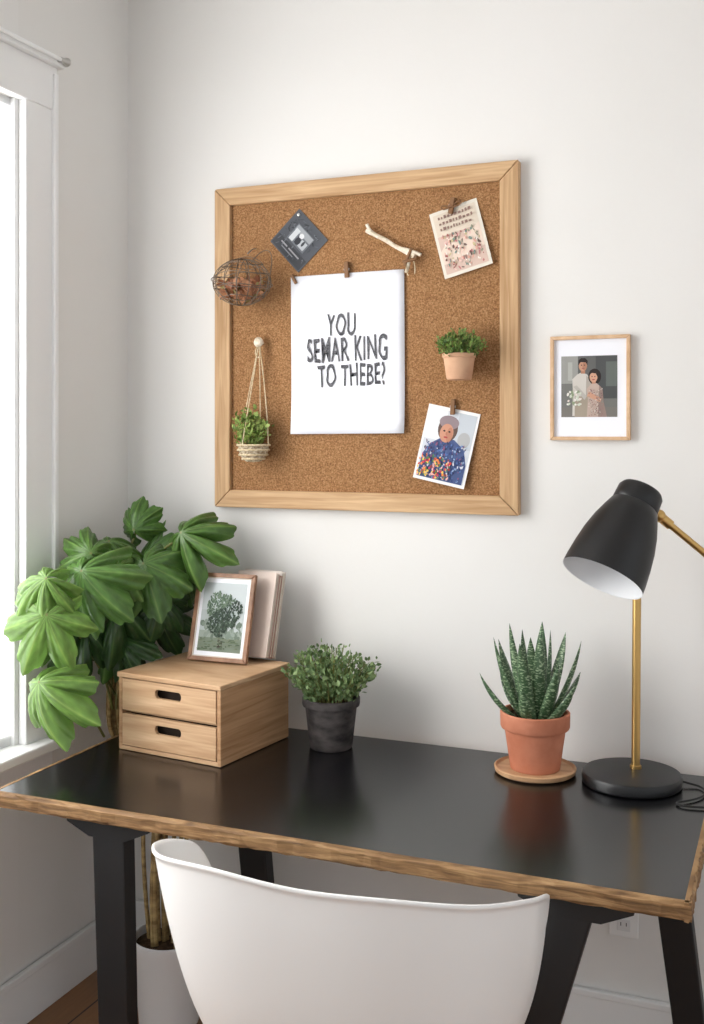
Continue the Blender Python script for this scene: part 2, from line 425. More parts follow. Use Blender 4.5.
# dark photo card
pc = wempty('photo_card', -1.335, 2.167, CY - 0.002, math.radians(-47))
box('card', (0, 0, 0), (0.134, 0.130, 0.0015), base_mat('card_dark', (66, 68, 73), 0.5), pc)
random.seed(9)
sh = [rect(0.03, 0.03, 0.97, 0.97, (76, 79, 85)), rect(0.03, 0.03, 0.97, 0.30, (56, 58, 63))]
for i in range(90):
    sh.append(ell(rnd(0.08, 0.92), rnd(0.08, 0.92), rnd(0.02, 0.07), rnd(0.008, 0.02), random.choice([(86, 90, 97), (66, 69, 75), (98, 102, 108), (54, 56, 61)]), rnd(0, 3), 8))
sh += [rect(0.24, 0.36, 0.78, 0.78, (104, 108, 114)), rect(0.26, 0.62, 0.76, 0.76, (150, 154, 158)), rect(0.28, 0.38, 0.40, 0.68, (196, 200, 202)),
       rect(0.44, 0.40, 0.50, 0.64, (60, 62, 68)), rect(0.56, 0.40, 0.74, 0.58, (176, 180, 184)), ell(0.50, 0.62, 0.06, 0.06, (214, 215, 216)), ell(0.50, 0.48, 0.07, 0.09, (44, 46, 52)),
       ell(0.64, 0.52, 0.03, 0.07, (60, 62, 66)), rect(0.2, 0.20, 0.40, 0.235, (150, 150, 154)), rect(0.45, 0.20, 0.8, 0.235, (150, 150, 154)), rect(0.28, 0.13, 0.66, 0.155, (128, 130, 136))]
picture('print', 0.134, 0.130, sh, pc, 0.001, 0.00003)
lathe('pin', [(0, 0), (0.0045, 0.001), (0.004, 0.005), (0, 0.006)], M_steel, pc, 16, (-0.054, 0.052, 0.001))

# illustrated card top right
ca = wempty('illustrated_card', -0.843, 2.138, CY - 0.006, math.radians(15), math.radians(-3))
box('card', (0, 0, 0), (0.140, 0.190, 0.002), base_mat('card_cream', (222, 214, 200), 0.6), ca)
random.seed(3)
sh = [rect(0.06, 0.05, 0.94, 0.95, (216, 202, 184)), rect(0.06, 0.05, 0.94, 0.62, (206, 180, 166)),
      ([(0.06, 0.4), (0.3, 0.58), (0.55, 0.5), (0.94, 0.66), (0.94, 0.3), (0.06, 0.2)], (226, 206, 190))]
for i in range(150):
    c = random.choice([(186, 120, 120), (216, 166, 150), (230, 222, 212), (140, 140, 120), (196, 180, 140), (156, 96, 90), (226, 190, 180), (120, 140, 130), (110, 90, 82)])
    sh.append(ell(rnd(0.12, 0.88), rnd(0.08, 0.62), rnd(0.010, 0.04), rnd(0.008, 0.024), c, rnd(0, 3), 9))
for k in range(3):
    x = 0.16
    while x < 0.84:
        w_ = rnd(0.02, 0.06)
        sh.append(rect(x, 0.86 - k * 0.085, x + w_, 0.89 - k * 0.085 + rnd(0, 0.02), (140, 112, 102)))
        x += w_ + 0.03
picture('print', 0.140, 0.190, sh, ca, 0.0015, 0.00003)
clothespin(ca, 0.0, 0.094, 0.005, math.radians(-25), 0.9)
tube('twine_bow', [[(0, 0.09, 0.016), (-0.03, 0.105, 0.018), (-0.026, 0.088, 0.016), (0, 0.09, 0.018), (0.03, 0.1, 0.018), (0.026, 0.084, 0.016), (0, 0.09, 0.016)]], 0.0024, M_clip, ca)

# colourful photo card lower right
cp = wempty('portrait_card', -0.883, 1.569, CY - 0.008, math.radians(-12), math.radians(-4))
box('card', (0, 0, 0), (0.150, 0.210, 0.002), base_mat('card_white', (234, 232, 230), 0.5), cp)
random.seed(5)
sh = [rect(0.04, 0.04, 0.96, 0.96, (204, 208, 214)), rect(0.04, 0.55, 0.4, 0.96, (222, 224, 226)), rect(0.62, 0.5, 0.96, 0.96, (190, 196, 202)), ell(0.80, 0.62, 0.12, 0.1, (172, 172, 172)),
      ([(0.06, 0.04), (0.08, 0.35), (0.20, 0.5), (0.34, 0.58), (0.62, 0.60), (0.84, 0.5), (0.94, 0.3), (0.94, 0.04)], (70, 86, 130)),
      ell(0.46, 0.72, 0.19, 0.17, (96, 76, 68)), ell(0.46, 0.81, 0.19, 0.09, (142, 126, 130)),
      ell(0.45, 0.665, 0.13, 0.125, (196, 142, 116)), ell(0.51, 0.65, 0.06, 0.10, (180, 124, 100)), ell(0.40, 0.69, 0.022, 0.012, (52, 36, 32)), ell(0.50, 0.69, 0.022, 0.012, (52, 36, 32)),
      ell(0.45, 0.66, 0.016, 0.022, (176, 114, 90)), ell(0.45, 0.61, 0.04, 0.012, (166, 66, 66))]
for i in range(260):
    x, y = rnd(0.10, 0.90), rnd(0.06, 0.54)
    c = random.choice([(50, 66, 120), (88, 114, 170), (140, 164, 200), (204, 206, 216), (60, 54, 92), (130, 84, 116), (40, 50, 80), (80, 106, 160)])
    sh.append(ell(x, y, rnd(0.008, 0.03), rnd(0.006, 0.018), c, rnd(0, 3), 8))
for i in range(120):
    x, y = rnd(0.06, 0.66), rnd(0.06, 0.34)
    c = random.choice([(204, 70, 56), (226, 134, 70), (236, 200, 100), (190, 64, 94), (90, 130, 80), (234, 176, 166), (150, 66, 56)])
    sh.append(ell(x, y, rnd(0.010, 0.030), rnd(0.008, 0.020), c, rnd(0, 3), 9))
picture('print', 0.150, 0.210, sh, cp, 0.0015, 0.00002)
clothespin(cp, -0.004, 0.108, 0.005, math.radians(10), 0.85)

# ------------------------------------------------------------------ small leafy mass
def leafmass(name, n, pts_fn, parent, size=(0.008, 0.016), cols=((70, 100, 50), (120, 150, 80)), seed=1, mat=None, elong=1.6, upb=0.3):
    random.seed(seed)
    v = []; f = []; cl = []
    for i in range(n):
        p, nrm = pts_fn()
        d = Vector((rnd(-1, 1), rnd(-1, 1), rnd(-1, 1))) * 0.7 + nrm + Vector((0, 0, upb))
        d.normalize()
        s = d.orthogonal().normalized()
        s = Quaternion(d, rnd(0, 6.28)) @ s
        up = d.cross(s)
        L_ = rnd(*size); W_ = L_ / elong * 0.5
        b = len(v)
        v += [p, p + d * L_ * 0.35 + s * W_ + up * W_ * 0.3, p + d * L_ * 0.75 + s * W_ * 0.75 + up * W_ * 0.2, p + d * L_, p + d * L_ * 0.75 - s * W_ * 0.75 + up * W_ * 0.2, p + d * L_ * 0.35 - s * W_ + up * W_ * 0.3, p + d * L_ * 0.5]
        f += [(b, b + 1, b + 6), (b + 1, b + 2, b + 6), (b + 2, b + 3, b + 6), (b + 3, b + 4, b + 6), (b + 4, b + 5, b + 6), (b + 5, b, b + 6)]
        t = rnd(0, 1)
        c = lin([cols[0][k] * (1 - t) + cols[1][k] * t for k in range(3)])
        cl += [c] * 7
    return mk(name, v, f, mat or M_sleaf, parent, False, cl)

def sprigs(name, n, base, R, H, parent, rad=0.0016, seed=2, spread=1.0, r0=0.02):
    random.seed(seed)
    sp = []
    for i in range(n):
        a = rnd(0, 6.283); q = math.sqrt(rnd(0.02, 1))
        bx, by = r0 * q * math.cos(a), r0 * q * math.sin(a)
        ex, ey = R * q * math.cos(a) * spread, R * q * math.sin(a) * spread
        ez = H * (1 - 0.45 * q * q) * rnd(0.75, 1.08)
        sp.append([(base[0] + bx, base[1] + by, base[2]), (base[0] + (bx + ex) * 0.45, base[1] + (by + ey) * 0.45, base[2] + ez * 0.6), (base[0] + ex, base[1] + ey, base[2] + ez)])
    tube(name, sp, rad, M_gstem, parent, res=1)
    return sp

def sprig_pts(sp, tmin=0.35, jit=0.006):
    def fn():
        s = random.choice(sp); t = rnd(tmin, 1.0)
        a, b, c = [Vector(q) for q in s]
        p = a * (1 - t) ** 2 + b * 2 * t * (1 - t) + c * t * t
        d = (c - a).normalized()
        return p + Vector((rnd(-jit, jit), rnd(-jit, jit), rnd(-jit, jit))), d * 0.4
    return fn

# wall planter (tan pot)
wp = empty('wall_planter_pot', (-0.8516 * 0.974, -0.082, 0))
lathe('pot', [(0, 1.748), (0.032, 1.748), (0.034, 1.752), (0.042, 1.806), (0.045, 1.808), (0.045, 1.818), (0.040, 1.818), (0.038, 1.80), (0, 1.80)], M_tan, wp, 40)
box('mount', (0, 0.051, 1.785), (0.02, 0.028, 0.03), M_tan, wp, 0.003)
sp = sprigs('stems', 60, (0, 0, 1.80), 0.068, 0.080, wp, 0.0009, 11, 1.0, 0.03)
leafmass('leaves', 1100, sprig_pts(sp, 0.25, 0.008), wp, (0.007, 0.013), ((70, 100, 44), (150, 178, 92)), 12)

# hanging macrame basket
mb = empty('macrame_hanging_planter', (-1.4886 * 0.976, -0.078, 0))
lathe('pin', [(0, 0), (0.004, 0), (0.004, 0.018), (0.012, 0.020), (0.015, 0.030), (0.010, 0.038), (0, 0.040)], M_bone, mb, 20, (0.0, 0.0605, 1.872)).rotation_euler = R90
bz = 1.552
prof = [(0, bz - 0.032), (0.022, bz - 0.030), (0.038, bz - 0.014), (0.044, bz + 0.006), (0.045, bz + 0.020), (0.041, bz + 0.020), (0.038, bz), (0, bz - 0.005)]
lathe('basket', prof, M_wick, mb, 30)
rings = []
for z, r in ((bz - 0.022, 0.033), (bz - 0.010, 0.0415), (bz + 0.004, 0.046), (bz + 0.018, 0.048)):
    rings.append([(r * math.cos(a * 0.2618), r * math.sin(a * 0.2618), z + 0.002 * math.sin(a * 3)) for a in range(24)])
tube('basket_weave', rings, 0.0028, M_rope, mb, True)
tube('cords', [[(0, 0.036, 1.872), (0.044 * math.cos(a) * 0.75, 0.020 + 0.044 * math.sin(a) * 0.6, 1.70), (0.046 * math.cos(a), 0.046 * math.sin(a), bz + 0.018)] for a in (0.1, 1.6, 3.1, 4.4)] + [[(0, 0.036, 1.872), (-0.012, 0.026, 1.845), (0.0, 0.028, 1.82), (0.01, 0.028, 1.845), (0, 0.036, 1.872)]], 0.0016, M_rope, mb)
sp = sprigs('stems', 30, (-0.012, 0, bz), 0.058, 0.125, mb, 0.0009, 21, 1.0, 0.02)
leafmass('leaves', 440, sprig_pts(sp, 0.2, 0.010), mb, (0.010, 0.019), ((98, 128, 54), (182, 202, 116)), 22)

# wire basket with dry foliage
wb = empty('wire_basket', (-1.529 * 0.966, -0.104, 2.042))
random.seed(31)
rings = []
for i in range(7):
    a0 = math.pi * i / 7
    rings.append([(0.088 * math.cos(t_) * math.cos(a0), 0.074 * math.cos(t_) * math.sin(a0), 0.068 * math.sin(t_)) for t_ in [2 * math.pi * k / 20 for k in range(20)]])
for zz in (-0.045, -0.015, 0.02, 0.048):
    q = math.sqrt(1 - (zz / 0.068) ** 2)
    rings.append([(0.088 * q * math.cos(t_), 0.074 * q * math.sin(t_), zz + 0.004 * math.sin(3 * t_)) for t_ in [2 * math.pi * k / 20 for k in range(20)]])
for i in range(4):
    q = Quaternion(Vector((rnd(-1, 1), rnd(-1, 1), rnd(-1, 1))).normalized(), rnd(0, 3.14)); r = rnd(0.94, 1.06)
    pts = []
    for a in range(20):
        p = q @ Vector((math.cos(a * 0.314159), math.sin(a * 0.314159), rnd(-0.04, 0.04)))
        pts.append((p.x * 0.090 * r, p.y * 0.075 * r, p.z * 0.070 * r))
    rings.append(pts)
tube('wires', rings, 0.0012, M_wire, wb, True, res=2)
tube('handle', [[(0.03, 0.0, 0.055), (0.045, 0.02, 0.088), (0.075, 0.03, 0.095), (0.09, 0.02, 0.06), (0.088, 0, 0.0)], [(-0.06, 0, 0.045), (-0.01, 0.055, 0.11), (0.06, 0.02, 0.05)]], 0.0013, M_wire, wb)
tube('hook', [[(0, 0.087, 0.11), (0, 0.07, 0.112), (-0.005, 0.045, 0.09)]], 0.002, M_steel, wb)
def dry():
    a = rnd(0, 6.28); q = math.sqrt(rnd(0, 1)); zz = rnd(-0.052, -0.006)
    k = math.sqrt(max(0.05, 1 - (zz / 0.068) ** 2)) * 0.90
    return Vector((0.070 * q * k * math.cos(a), 0.056 * q * k * math.sin(a), zz)), Vector((0, 0, 0.2))
leafmass('dry_leaves', 220, dry, wb, (0.016, 0.030), ((146, 92, 62), (224, 170, 130)), 33, None, 1.1)
leafmass('moss', 70, dry, wb, (0.012, 0.022), ((116, 104, 60), (180, 164, 110)), 34)

# ------------------------------------------------------------------ small framed photo on the wall
pf = wempty('framed_family_photo', -0.4935, 1.7235, -0.001)
M_pframe = noise_mat('photo_frame_wood', (200, 162, 124), (220, 186, 150), (30, 30, 30), 1, 4, 0.5)
frame(pf, 0.208, 0.275, 0.0095, 0.018, M_pframe, M_pframe)
box('mat_board', (0, 0, 0.006), (0.192, 0.259, 0.006), M_paper, pf)
sh = [rect(0, 0, 1, 1, (112, 112, 108)), rect(0, 0.55, 0.3, 1, (150, 150, 145)), rect(0.3, 0.4, 0.62, 1, (96, 96, 94)), rect(0.62, 0.3, 1, 1, (76, 78, 78)),
      rect(0.8, 0.5, 1, 0.9, (98, 104, 100)), rect(0, 0, 1, 0.16, (118, 114, 108)), rect(0.12, 0.6, 0.2, 0.9, (170, 170, 164)),
      ([(0.2, 0.02), (0.21, 0.4), (0.2, 0.62), (0.29, 0.70), (0.36, 0.73), (0.46, 0.70), (0.54, 0.6), (0.54, 0.02)], (200, 194, 186)),
      ([(0.44, 0.1), (0.45, 0.68), (0.54, 0.6), (0.54, 0.1)], (168, 160, 150)),
      ([(0.24, 0.0), (0.25, 0.34), (0.5, 0.34), (0.5, 0.0)], (160, 148, 132)),
      rect(0.355, 0.71, 0.43, 0.78, (170, 124, 100)), ell(0.39, 0.84, 0.075, 0.09, (190, 144, 118)), ell(0.42, 0.83, 0.04, 0.07, (172, 124, 100)),
      ([(0.31, 0.85), (0.31, 0.93), (0.36, 0.965), (0.43, 0.965), (0.475, 0.92), (0.47, 0.85), (0.44, 0.895), (0.35, 0.9)], (40, 32, 30)),
      ell(0.365, 0.85, 0.011, 0.009, (40, 30, 30)), ell(0.42, 0.85, 0.011, 0.009, (40, 30, 30)), ell(0.395, 0.795, 0.026, 0.008, (150, 90, 84)),
      ell(0.60, 0.66, 0.115, 0.13, (44, 34, 32)), rect(0.55, 0.48, 0.62, 0.58, (180, 132, 108)),
      ([(0.46, 0.0), (0.48, 0.3), (0.46, 0.46), (0.54, 0.54), (0.64, 0.55), (0.74, 0.46), (0.76, 0.25), (0.82, 0.0)], (186, 164, 152)),
      ([(0.66, 0.0), (0.68, 0.52), (0.74, 0.46), (0.76, 0.25), (0.82, 0.0)], (150, 128, 120)),
      ell(0.58, 0.65, 0.07, 0.085, (202, 154, 128)), ([(0.50, 0.68), (0.52, 0.76), (0.6, 0.78), (0.67, 0.72), (0.67, 0.62), (0.62, 0.71), (0.55, 0.72)], (44, 34, 32)),
      ell(0.555, 0.66, 0.010, 0.009, (40, 30, 30)), ell(0.605, 0.66, 0.010, 0.009, (40, 30, 30)), ell(0.58, 0.61, 0.026, 0.009, (160, 80, 80)),
      ([(0.46, 0.34), (0.5, 0.42), (0.72, 0.30), (0.7, 0.24)], (202, 154, 128)), ([(0.22, 0.5), (0.28, 0.52), (0.46, 0.34), (0.42, 0.28)], (180, 174, 166))]
random.seed(8)
for i in range(36):
    sh.append(ell(rnd(0.10, 0.36), rnd(0.2, 0.42), rnd(0.015, 0.035), rnd(0.012, 0.025), random.choice([(226, 224, 216), (204, 208, 192), (140, 152, 122), (226, 214, 206)]), rnd(0, 3), 9))
for i in range(90):
    sh.append(ell(rnd(0.5, 0.75), rnd(0.02, 0.46), 0.011, 0.008, random.choice([(150, 114, 112), (214, 202, 192), (140, 140, 130), (120, 90, 90)]), rnd(0, 3), 7))
picture('print', 0.146, 0.161, sh, pf, 0.0095, 0.00003, -0.0755, -0.0765)

# ------------------------------------------------------------------ wooden drawer box
BW, BD, BH = 0.338, 0.318, 0.207
bxr = empty('wooden_drawer_box', (-1.490, -0.290, DZ + 0.001), (0, 0, math.radians(-7)))
t = 0.012
box('side_left', (-BW / 2 + t / 2, 0, BH / 2), (t, BD, BH - 0.002), M_boxs, bxr, 0.002)
box('side_right', (BW / 2 - t / 2, 0, BH / 2), (t, BD, BH - 0.002), M_boxs, bxr, 0.002)
box('top', (0, -0.001, BH - 0.006), (BW + 0.006, BD + 0.008, 0.014), M_boxw, bxr, 0.003)
box('bottom', (0, 0, 0.006), (BW - 0.002, BD, 0.012), M_boxw, bxr, 0.002)
box('back', (0, BD / 2 - 0.005, BH / 2), (BW - 2 * t, 0.008, BH - 0.02), M_boxw, bxr)
box('divider', (0, 0.005, BH / 2), (BW - 2 * t, BD - 0.02, 0.008), M_boxw, bxr)
M_in = base_mat('drawer_inside_shade', (46, 34, 24), 0.9)  # dark brown paints in the shade behind the handle slots
dg = None
for k, zc in ((1, 0.056), (2, 0.150)):
    d = box('drawer_front_%d' % k, (0, -BD / 2 + 0.004, zc), (BW - 2 * t - 0.003, 0.012, 0.084), M_boxw, bxr, 0)
    n = 12; pts = []
    hw, hh = 0.034, 0.0115
    for i in range(n + 1):
        a = -math.pi / 2 + math.pi * i / n; pts.append((hw + hh * math.cos(a) * 0.8, hh * math.sin(a)))
    for i in range(n + 1):
        a = math.pi / 2 + math.pi * i / n; pts.append((-hw + hh * math.cos(a) * 0.8, hh * math.sin(a)))
    m_ = len(pts)
    v = [(x, -0.05, z) for x, z in pts] + [(x, 0.05, z) for x, z in pts]
    f = [tuple(range(m_)), tuple(range(2 * m_ - 1, m_ - 1, -1))] + [(i, m_ + i, m_ + (i + 1) % m_, (i + 1) % m_) for i in range(m_)]
    c = mk('cutter', v, f, M_in, bxr); c.location = (0, -BD / 2, zc + 0.012)
    bo = d.modifiers.new('bo', 'BOOLEAN'); bo.object = c; bo.operation = 'DIFFERENCE'; bo.solver = 'EXACT'
    bpy.context.view_layer.update()
    dg = bpy.context.evaluated_depsgraph_get()
    me = bpy.data.meshes.new_from_object(d.evaluated_get(dg))
    d.modifiers.clear(); d.data = me
    bpy.data.objects.remove(c)
    bv = d.modifiers.new('bv', 'BEVEL'); bv.width = 0.0015; bv.segments = 2; bv.limit_method = 'ANGLE'
    box('drawer_box_%d' % k, (0, -BD / 2 + 0.15, zc), (BW - 2 * t - 0.01, 0.24, 0.074), M_in, bxr)

BT = DZ + 0.001 + BH + 0.002
# framed botanical print leaning
fp = empty('framed_botanical_print')
M_fr = noise_mat('brown_frame', (126, 90, 66), (158, 118, 90), (30, 30, 30), 1, 4, 0.45)
lean = math.radians(15)
fp.matrix_world = Matrix.Translation((-1.483, -0.232, BT + 0.001)) @ Matrix.Rotation(math.radians(1), 4, 'Z') @ Matrix.Rotation(math.radians(90) - lean, 4, 'X') @ Matrix.Translation((0, 0.123, -0.0))
frame(fp, 0.184, 0.246, 0.012, 0.014, M_fr, M_fr)
box('backing', (0, 0, 0.003), (0.17, 0.236, 0.005), M_fr, fp)
box('mat_board', (0, 0, 0.0065), (0.162, 0.224, 0.002), M_paper, fp)
frame_in = empty('inner_bead'); frame_in.parent = fp; frame_in.location = (0, 0, 0.007)
frame(frame_in, 0.162, 0.224, 0.004, 0.004, flat((214, 206, 196)), flat((214, 206, 196)))
sh = [rect(0, 0, 1, 1, (178, 186, 186)), rect(0, 0.6, 1, 1, (190, 197, 198)), rect(0, 0, 1, 0.22, (120, 132, 116)), rect(0, 0.2, 1, 0.3, (150, 160, 150))]
random.seed(14)
sh.append(([(0.45, 0.06), (0.48, 0.5), (0.54, 0.5), (0.57, 0.06)], (66, 60, 48)))
for i in range(60):
    sh.append(ell(rnd(0.05, 0.95), rnd(0.2, 0.42), rnd(0.03, 0.07), rnd(0.02, 0.05), random.choice([(120, 134, 122), (104, 118, 104), (136, 148, 138)]), rnd(0, 3), 8))
for i in range(700):
    a = rnd(0, 6.28); q = math.sqrt(rnd(0, 1)); rg = 1 + 0.14 * math.sin(a * 3 + 1) + 0.06 * math.sin(a * 7)
    x = 0.5 + 0.39 * q * rg * math.cos(a); y = 0.56 + 0.31 * q * rg * math.sin(a)
    lt = (math.cos(a) * -0.5 + math.sin(a)) * q
    cs = [(44, 58, 48), (58, 74, 60), (72, 90, 74)] if lt < 0.25 else [(74, 94, 76), (96, 116, 96), (118, 136, 114)]
    sh.append(ell(x, y, rnd(0.010, 0.034), rnd(0.008, 0.020), random.choice(cs), rnd(0, 3), 7))
for i in range(90):
    sh.append(ell(rnd(0.06, 0.94), rnd(0.03, 0.2), rnd(0.02, 0.07), 0.010, random.choice([(84, 98, 76), (104, 118, 94), (120, 130, 110)]), 0, 7))
picture('print', 0.136, 0.192, sh, fp, 0.008, 0.000004)
# books leaning behind
bk = empty('standing_books')
bk.matrix_world = Matrix.Translation((-1.420, -0.184, BT + 0.014)) @ Matrix.Rotation(math.radians(-6), 4, 'Z') @ Matrix.Rotation(-math.radians(14), 4, 'X')
yy = 0.0
for k, (th, w, h, c) in enumerate(((0.016, 0.130, 0.238, (206, 188, 176)), (0.014, 0.134, 0.232, (172, 134, 120)), (0.020, 0.128, 0.246, (206, 194, 184)))):
    M_c = base_mat('book_cover_%d' % k, c, 0.5)
    M_pg = noise_mat('book_pages_%d' % k, (196, 184, 170), (226, 218, 206), (6, 900, 6), 1, 2, 0.9)
    box('cover_front_%d' % k, (0, yy + 0.001, h / 2), (w, 0.002, h), M_c, bk)
    box('pages_%d' % k, (0, yy + th / 2, h / 2), (w - 0.006, th - 0.004, h - 0.008), M_pg, bk)
    box('cover_back_%d' % k, (0, yy + th - 0.001, h / 2), (w, 0.002, h), M_c, bk)
    box('spine_%d' % k, (-w / 2 + 0.001, yy + th / 2, h / 2), (0.002, th, h), M_c, bk)
    yy += th + 0.0008

# ------------------------------------------------------------------ dark potted shrub
ds = empty('potted_shrub', (-1.156, -0.194, DZ + 0.001))
lathe('pot', [(0, 0), (0.055, 0), (0.058, 0.004), (0.070, 0.112), (0.077, 0.114), (0.0785, 0.120), (0.0785, 0.134), (0.074, 0.136), (0.070, 0.132), (0.068, 0.115), (0, 0.115)], M_dark, ds)
lathe('soil', [(0, 0.120), (0.067, 0.118)], M_soil, ds)
sp = sprigs('stems', 80, (0, 0, 0.115), 0.130, 0.160, ds, 0.0012, 41, 1.0, 0.05)
leafmass('leaves', 1900, sprig_pts(sp, 0.22, 0.014), ds, (0.009, 0.019), ((74, 100, 56), (156, 178, 122)), 42)

# ------------------------------------------------------------------ succulent
su = empty('potted_aloe', (-0.598, -0.195, DZ + 0.001))
lathe('saucer', [(0, 0), (0.094, 0), (0.100, 0.004), (0.102, 0.014), (0.098, 0.016), (0.094, 0.010), (0, 0.009)], M_sauc, su)
lathe('pot', [(0, 0.010), (0.060, 0.010), (0.062, 0.013), (0.076, 0.110), (0.084, 0.112), (0.086, 0.116), (0.087, 0.150), (0.084, 0.153), (0.079, 0.152), (0.077, 0.135), (0, 0.135)], M_terra, su)
lathe('soil', [(0, 0.142), (0.077, 0.138)], M_soil, su)
M_aloe = base_mat('aloe_leaf', (70, 100, 74), 0.4)
nt = M_aloe.node_tree; N = nt.nodes; L = nt.links
tc = N.new('ShaderNodeTexCoord'); mp = N.new('ShaderNodeMapping'); mp.inputs['Scale'].default_value = (90, 90, 230)
L.new(tc.outputs['Object'], mp.inputs['Vector'])
nz = N.new('ShaderNodeTexNoise'); nz.inputs['Scale'].default_value = 1.2; nz.inputs['Detail'].default_value = 2
L.new(mp.outputs['Vector'], nz.inputs['Vector'])
r = N.new('ShaderNodeValToRGB'); r.color_ramp.elements[0].position = 0.52; r.color_ramp.elements[0].color = lin((62, 90, 58))
r.color_ramp.elements[1].position = 0.64; r.color_ramp.elements[1].color = lin((162, 182, 146))
L.new(nz.outputs['Fac'], r.inputs['Fac']); L.new(r.outputs['Color'], N['Principled BSDF'].inputs['Base Color'])
random.seed(51)
v = []; f = []
specs = []
for i in range(5): specs.append((i * 1.257 + 0.3, 0.10 + 0.16 * (i % 2), rnd(0.21, 0.26)))
for i in range(7): specs.append((i * 0.898 + 0.1, 0.42 + rnd(-0.08, 0.10), rnd(0.17, 0.22)))
for i in range(6): specs.append((i * 1.047 + 0.5, 0.72 + rnd(-0.10, 0.10), rnd(0.12, 0.155)))
for (az, tilt, ln) in specs:
    out_ = Vector((math.cos(az), math.sin(az), 0)); side = Vector((-math.sin(az), math.cos(az), 0))
    n = 12; b0 = len(v)
    p = out_ * (0.014 + 0.04 * tilt) + Vector((0, 0, 0.135)); ang = tilt * 1.12
    for k in range(n + 1):
        s_ = k / n
        w = 0.0215 * (0.75 + 0.8 * s_) * (1 - s_ ** 2.0) if k < n else 0.0004
        w = max(w, 0.0004)
        d = (out_ * math.sin(ang) + Vector((0, 0, 1)) * math.cos(ang)).normalized()
        nrm = side.cross(d)
        v += [p + side * w, p + side * w * 0.5 + nrm * -w * 0.05, p + nrm * -w * 0.10, p - side * w * 0.5 + nrm * -w * 0.05, p - side * w, p - side * w * 0.5 + nrm * w * 0.45, p + nrm * w * 0.6, p + side * w * 0.5 + nrm * w * 0.45]
        p = p + d * ln / n
        ang -= 0.5 * tilt / n
    for k in range(n):
        for q in range(8):
            a = b0 + k * 8 + q; b = b0 + k * 8 + (q + 1) % 8
            f.append((a, b, b + 8, a + 8))
mk('leaves', v, f, M_aloe, su, True)

# ------------------------------------------------------------------ desk lamp
la = empty('desk_lamp')
LBx, LBy = -0.362, -0.192
lathe('base', [(0, 0), (0.114, 0), (0.118, 0.003), (0.119, 0.022), (0.116, 0.027), (0.110, 0.029), (0, 0.030)], M_black, la, 72, (LBx, LBy, DZ + 0.001))
PX, PY = -0.356, -0.165
tube('post', [[(PX, PY, DZ + 0.025), (PX + 0.004, PY, 1.402)]], 0.0105, M_brass, la, smooth=False, res=6)
lathe('collar', [(0, 0), (0.014, 0), (0.014, 0.008), (0.012, 0.010), (0, 0.010)], M_brass, la, 24, (PX, PY, DZ + 0.029))
J = Vector((-0.303, -0.141, 1.402))
A = Vector((-0.31, -0.465, -0.83)).normalized()
C = Vector((-0.409, -0.336, 1.268)); Ls = 0.248
T = C - A * Ls
neck = C - A * 0.19
tube('joint_arm', [[neck, J], [(PX + 0.004, PY, 1.40), J]], 0.007, M_brass, la, smooth=False)
def ball(nm, p, r_, mat):
    o = lathe(nm, [(r_ * math.sin(math.pi * i / 12), -r_ * math.cos(math.pi * i / 12)) for i in range(13)], mat, la, 24, p); return o
ball('joint_ball', J, 0.016, M_brass); ball('post_ball', (PX + 0.004, PY, 1.402), 0.013, M_brass)
E = Vector((-0.105, -0.06, 1.225))
tube('arm', [[J, E]], 0.0085, M_brass, la, smooth=False, res=6)
tube('arm_sleeve', [[J + (E - J) * 0.02, J + (E - J) * 0.13]], 0.0125, M_brass, la, smooth=False, res=6)
tube('counterweight', [[E - (E - J).normalized() * 0.03, E + (E - J).normalized() * 0.03]], 0.018, M_black, la, smooth=False, res=6)
prof = [(0, 0), (0.034, -0.001), (0.049, -0.006), (0.0545, -0.015), (0.0560, -0.050), (0.0550, -0.052), (0.0575, -0.054), (0.067, -0.078), (0.078, -0.110), (0.087, -0.148), (0.093, -0.19), (0.0965, -0.225), (0.0975, -Ls)]
s1 = lathe('shade', prof, M_black, la, 72)
inn = [(0, -0.055), (0.050, -0.058), (0.065, -0.081), (0.076, -0.113), (0.085, -0.150), (0.091, -0.19), (0.0945, -0.225), (0.0955, -Ls + 0.001), (0.0975, -Ls)]
s2 = lathe('shade_inner', inn, M_inner, la, 72)
for s_ in (s1, s2):
    s_.rotation_mode = 'QUATERNION'; s_.rotation_quaternion = (-A).to_track_quat('Z', 'Y'); s_.location = T
bl = lathe('bulb', [(0, -0.145), (0.018, -0.14), (0.027, -0.122), (0.024, -0.1), (0.014, -0.08), (0.013, -0.056), (0, -0.056)], flat((238, 238, 236)), la, 24)
bl.rotation_mode = 'QUATERNION'; bl.rotation_quaternion = (-A).to_track_quat('Z', 'Y'); bl.location = T
cz = DZ + 0.0045
tube('cord', [[(LBx + 0.105, LBy + 0.03, DZ + 0.012), (LBx + 0.135, LBy + 0.03, cz + 0.002), (-0.205, -0.165, cz), (-0.188, -0.20, cz), (-0.195, -0.245, cz), (-0.225, -0.285, cz), (-0.250, -0.305, cz), (-0.235, -0.322, cz), (-0.200, -0.318, cz), (-0.172, -0.31, cz), (-0.158, -0.30, DZ - 0.01), (-0.155, -0.20, 0.55), (-0.15, -0.10, 0.30), (-0.15, -0.04, 0.02)]], 0.0026, M_cord, la)

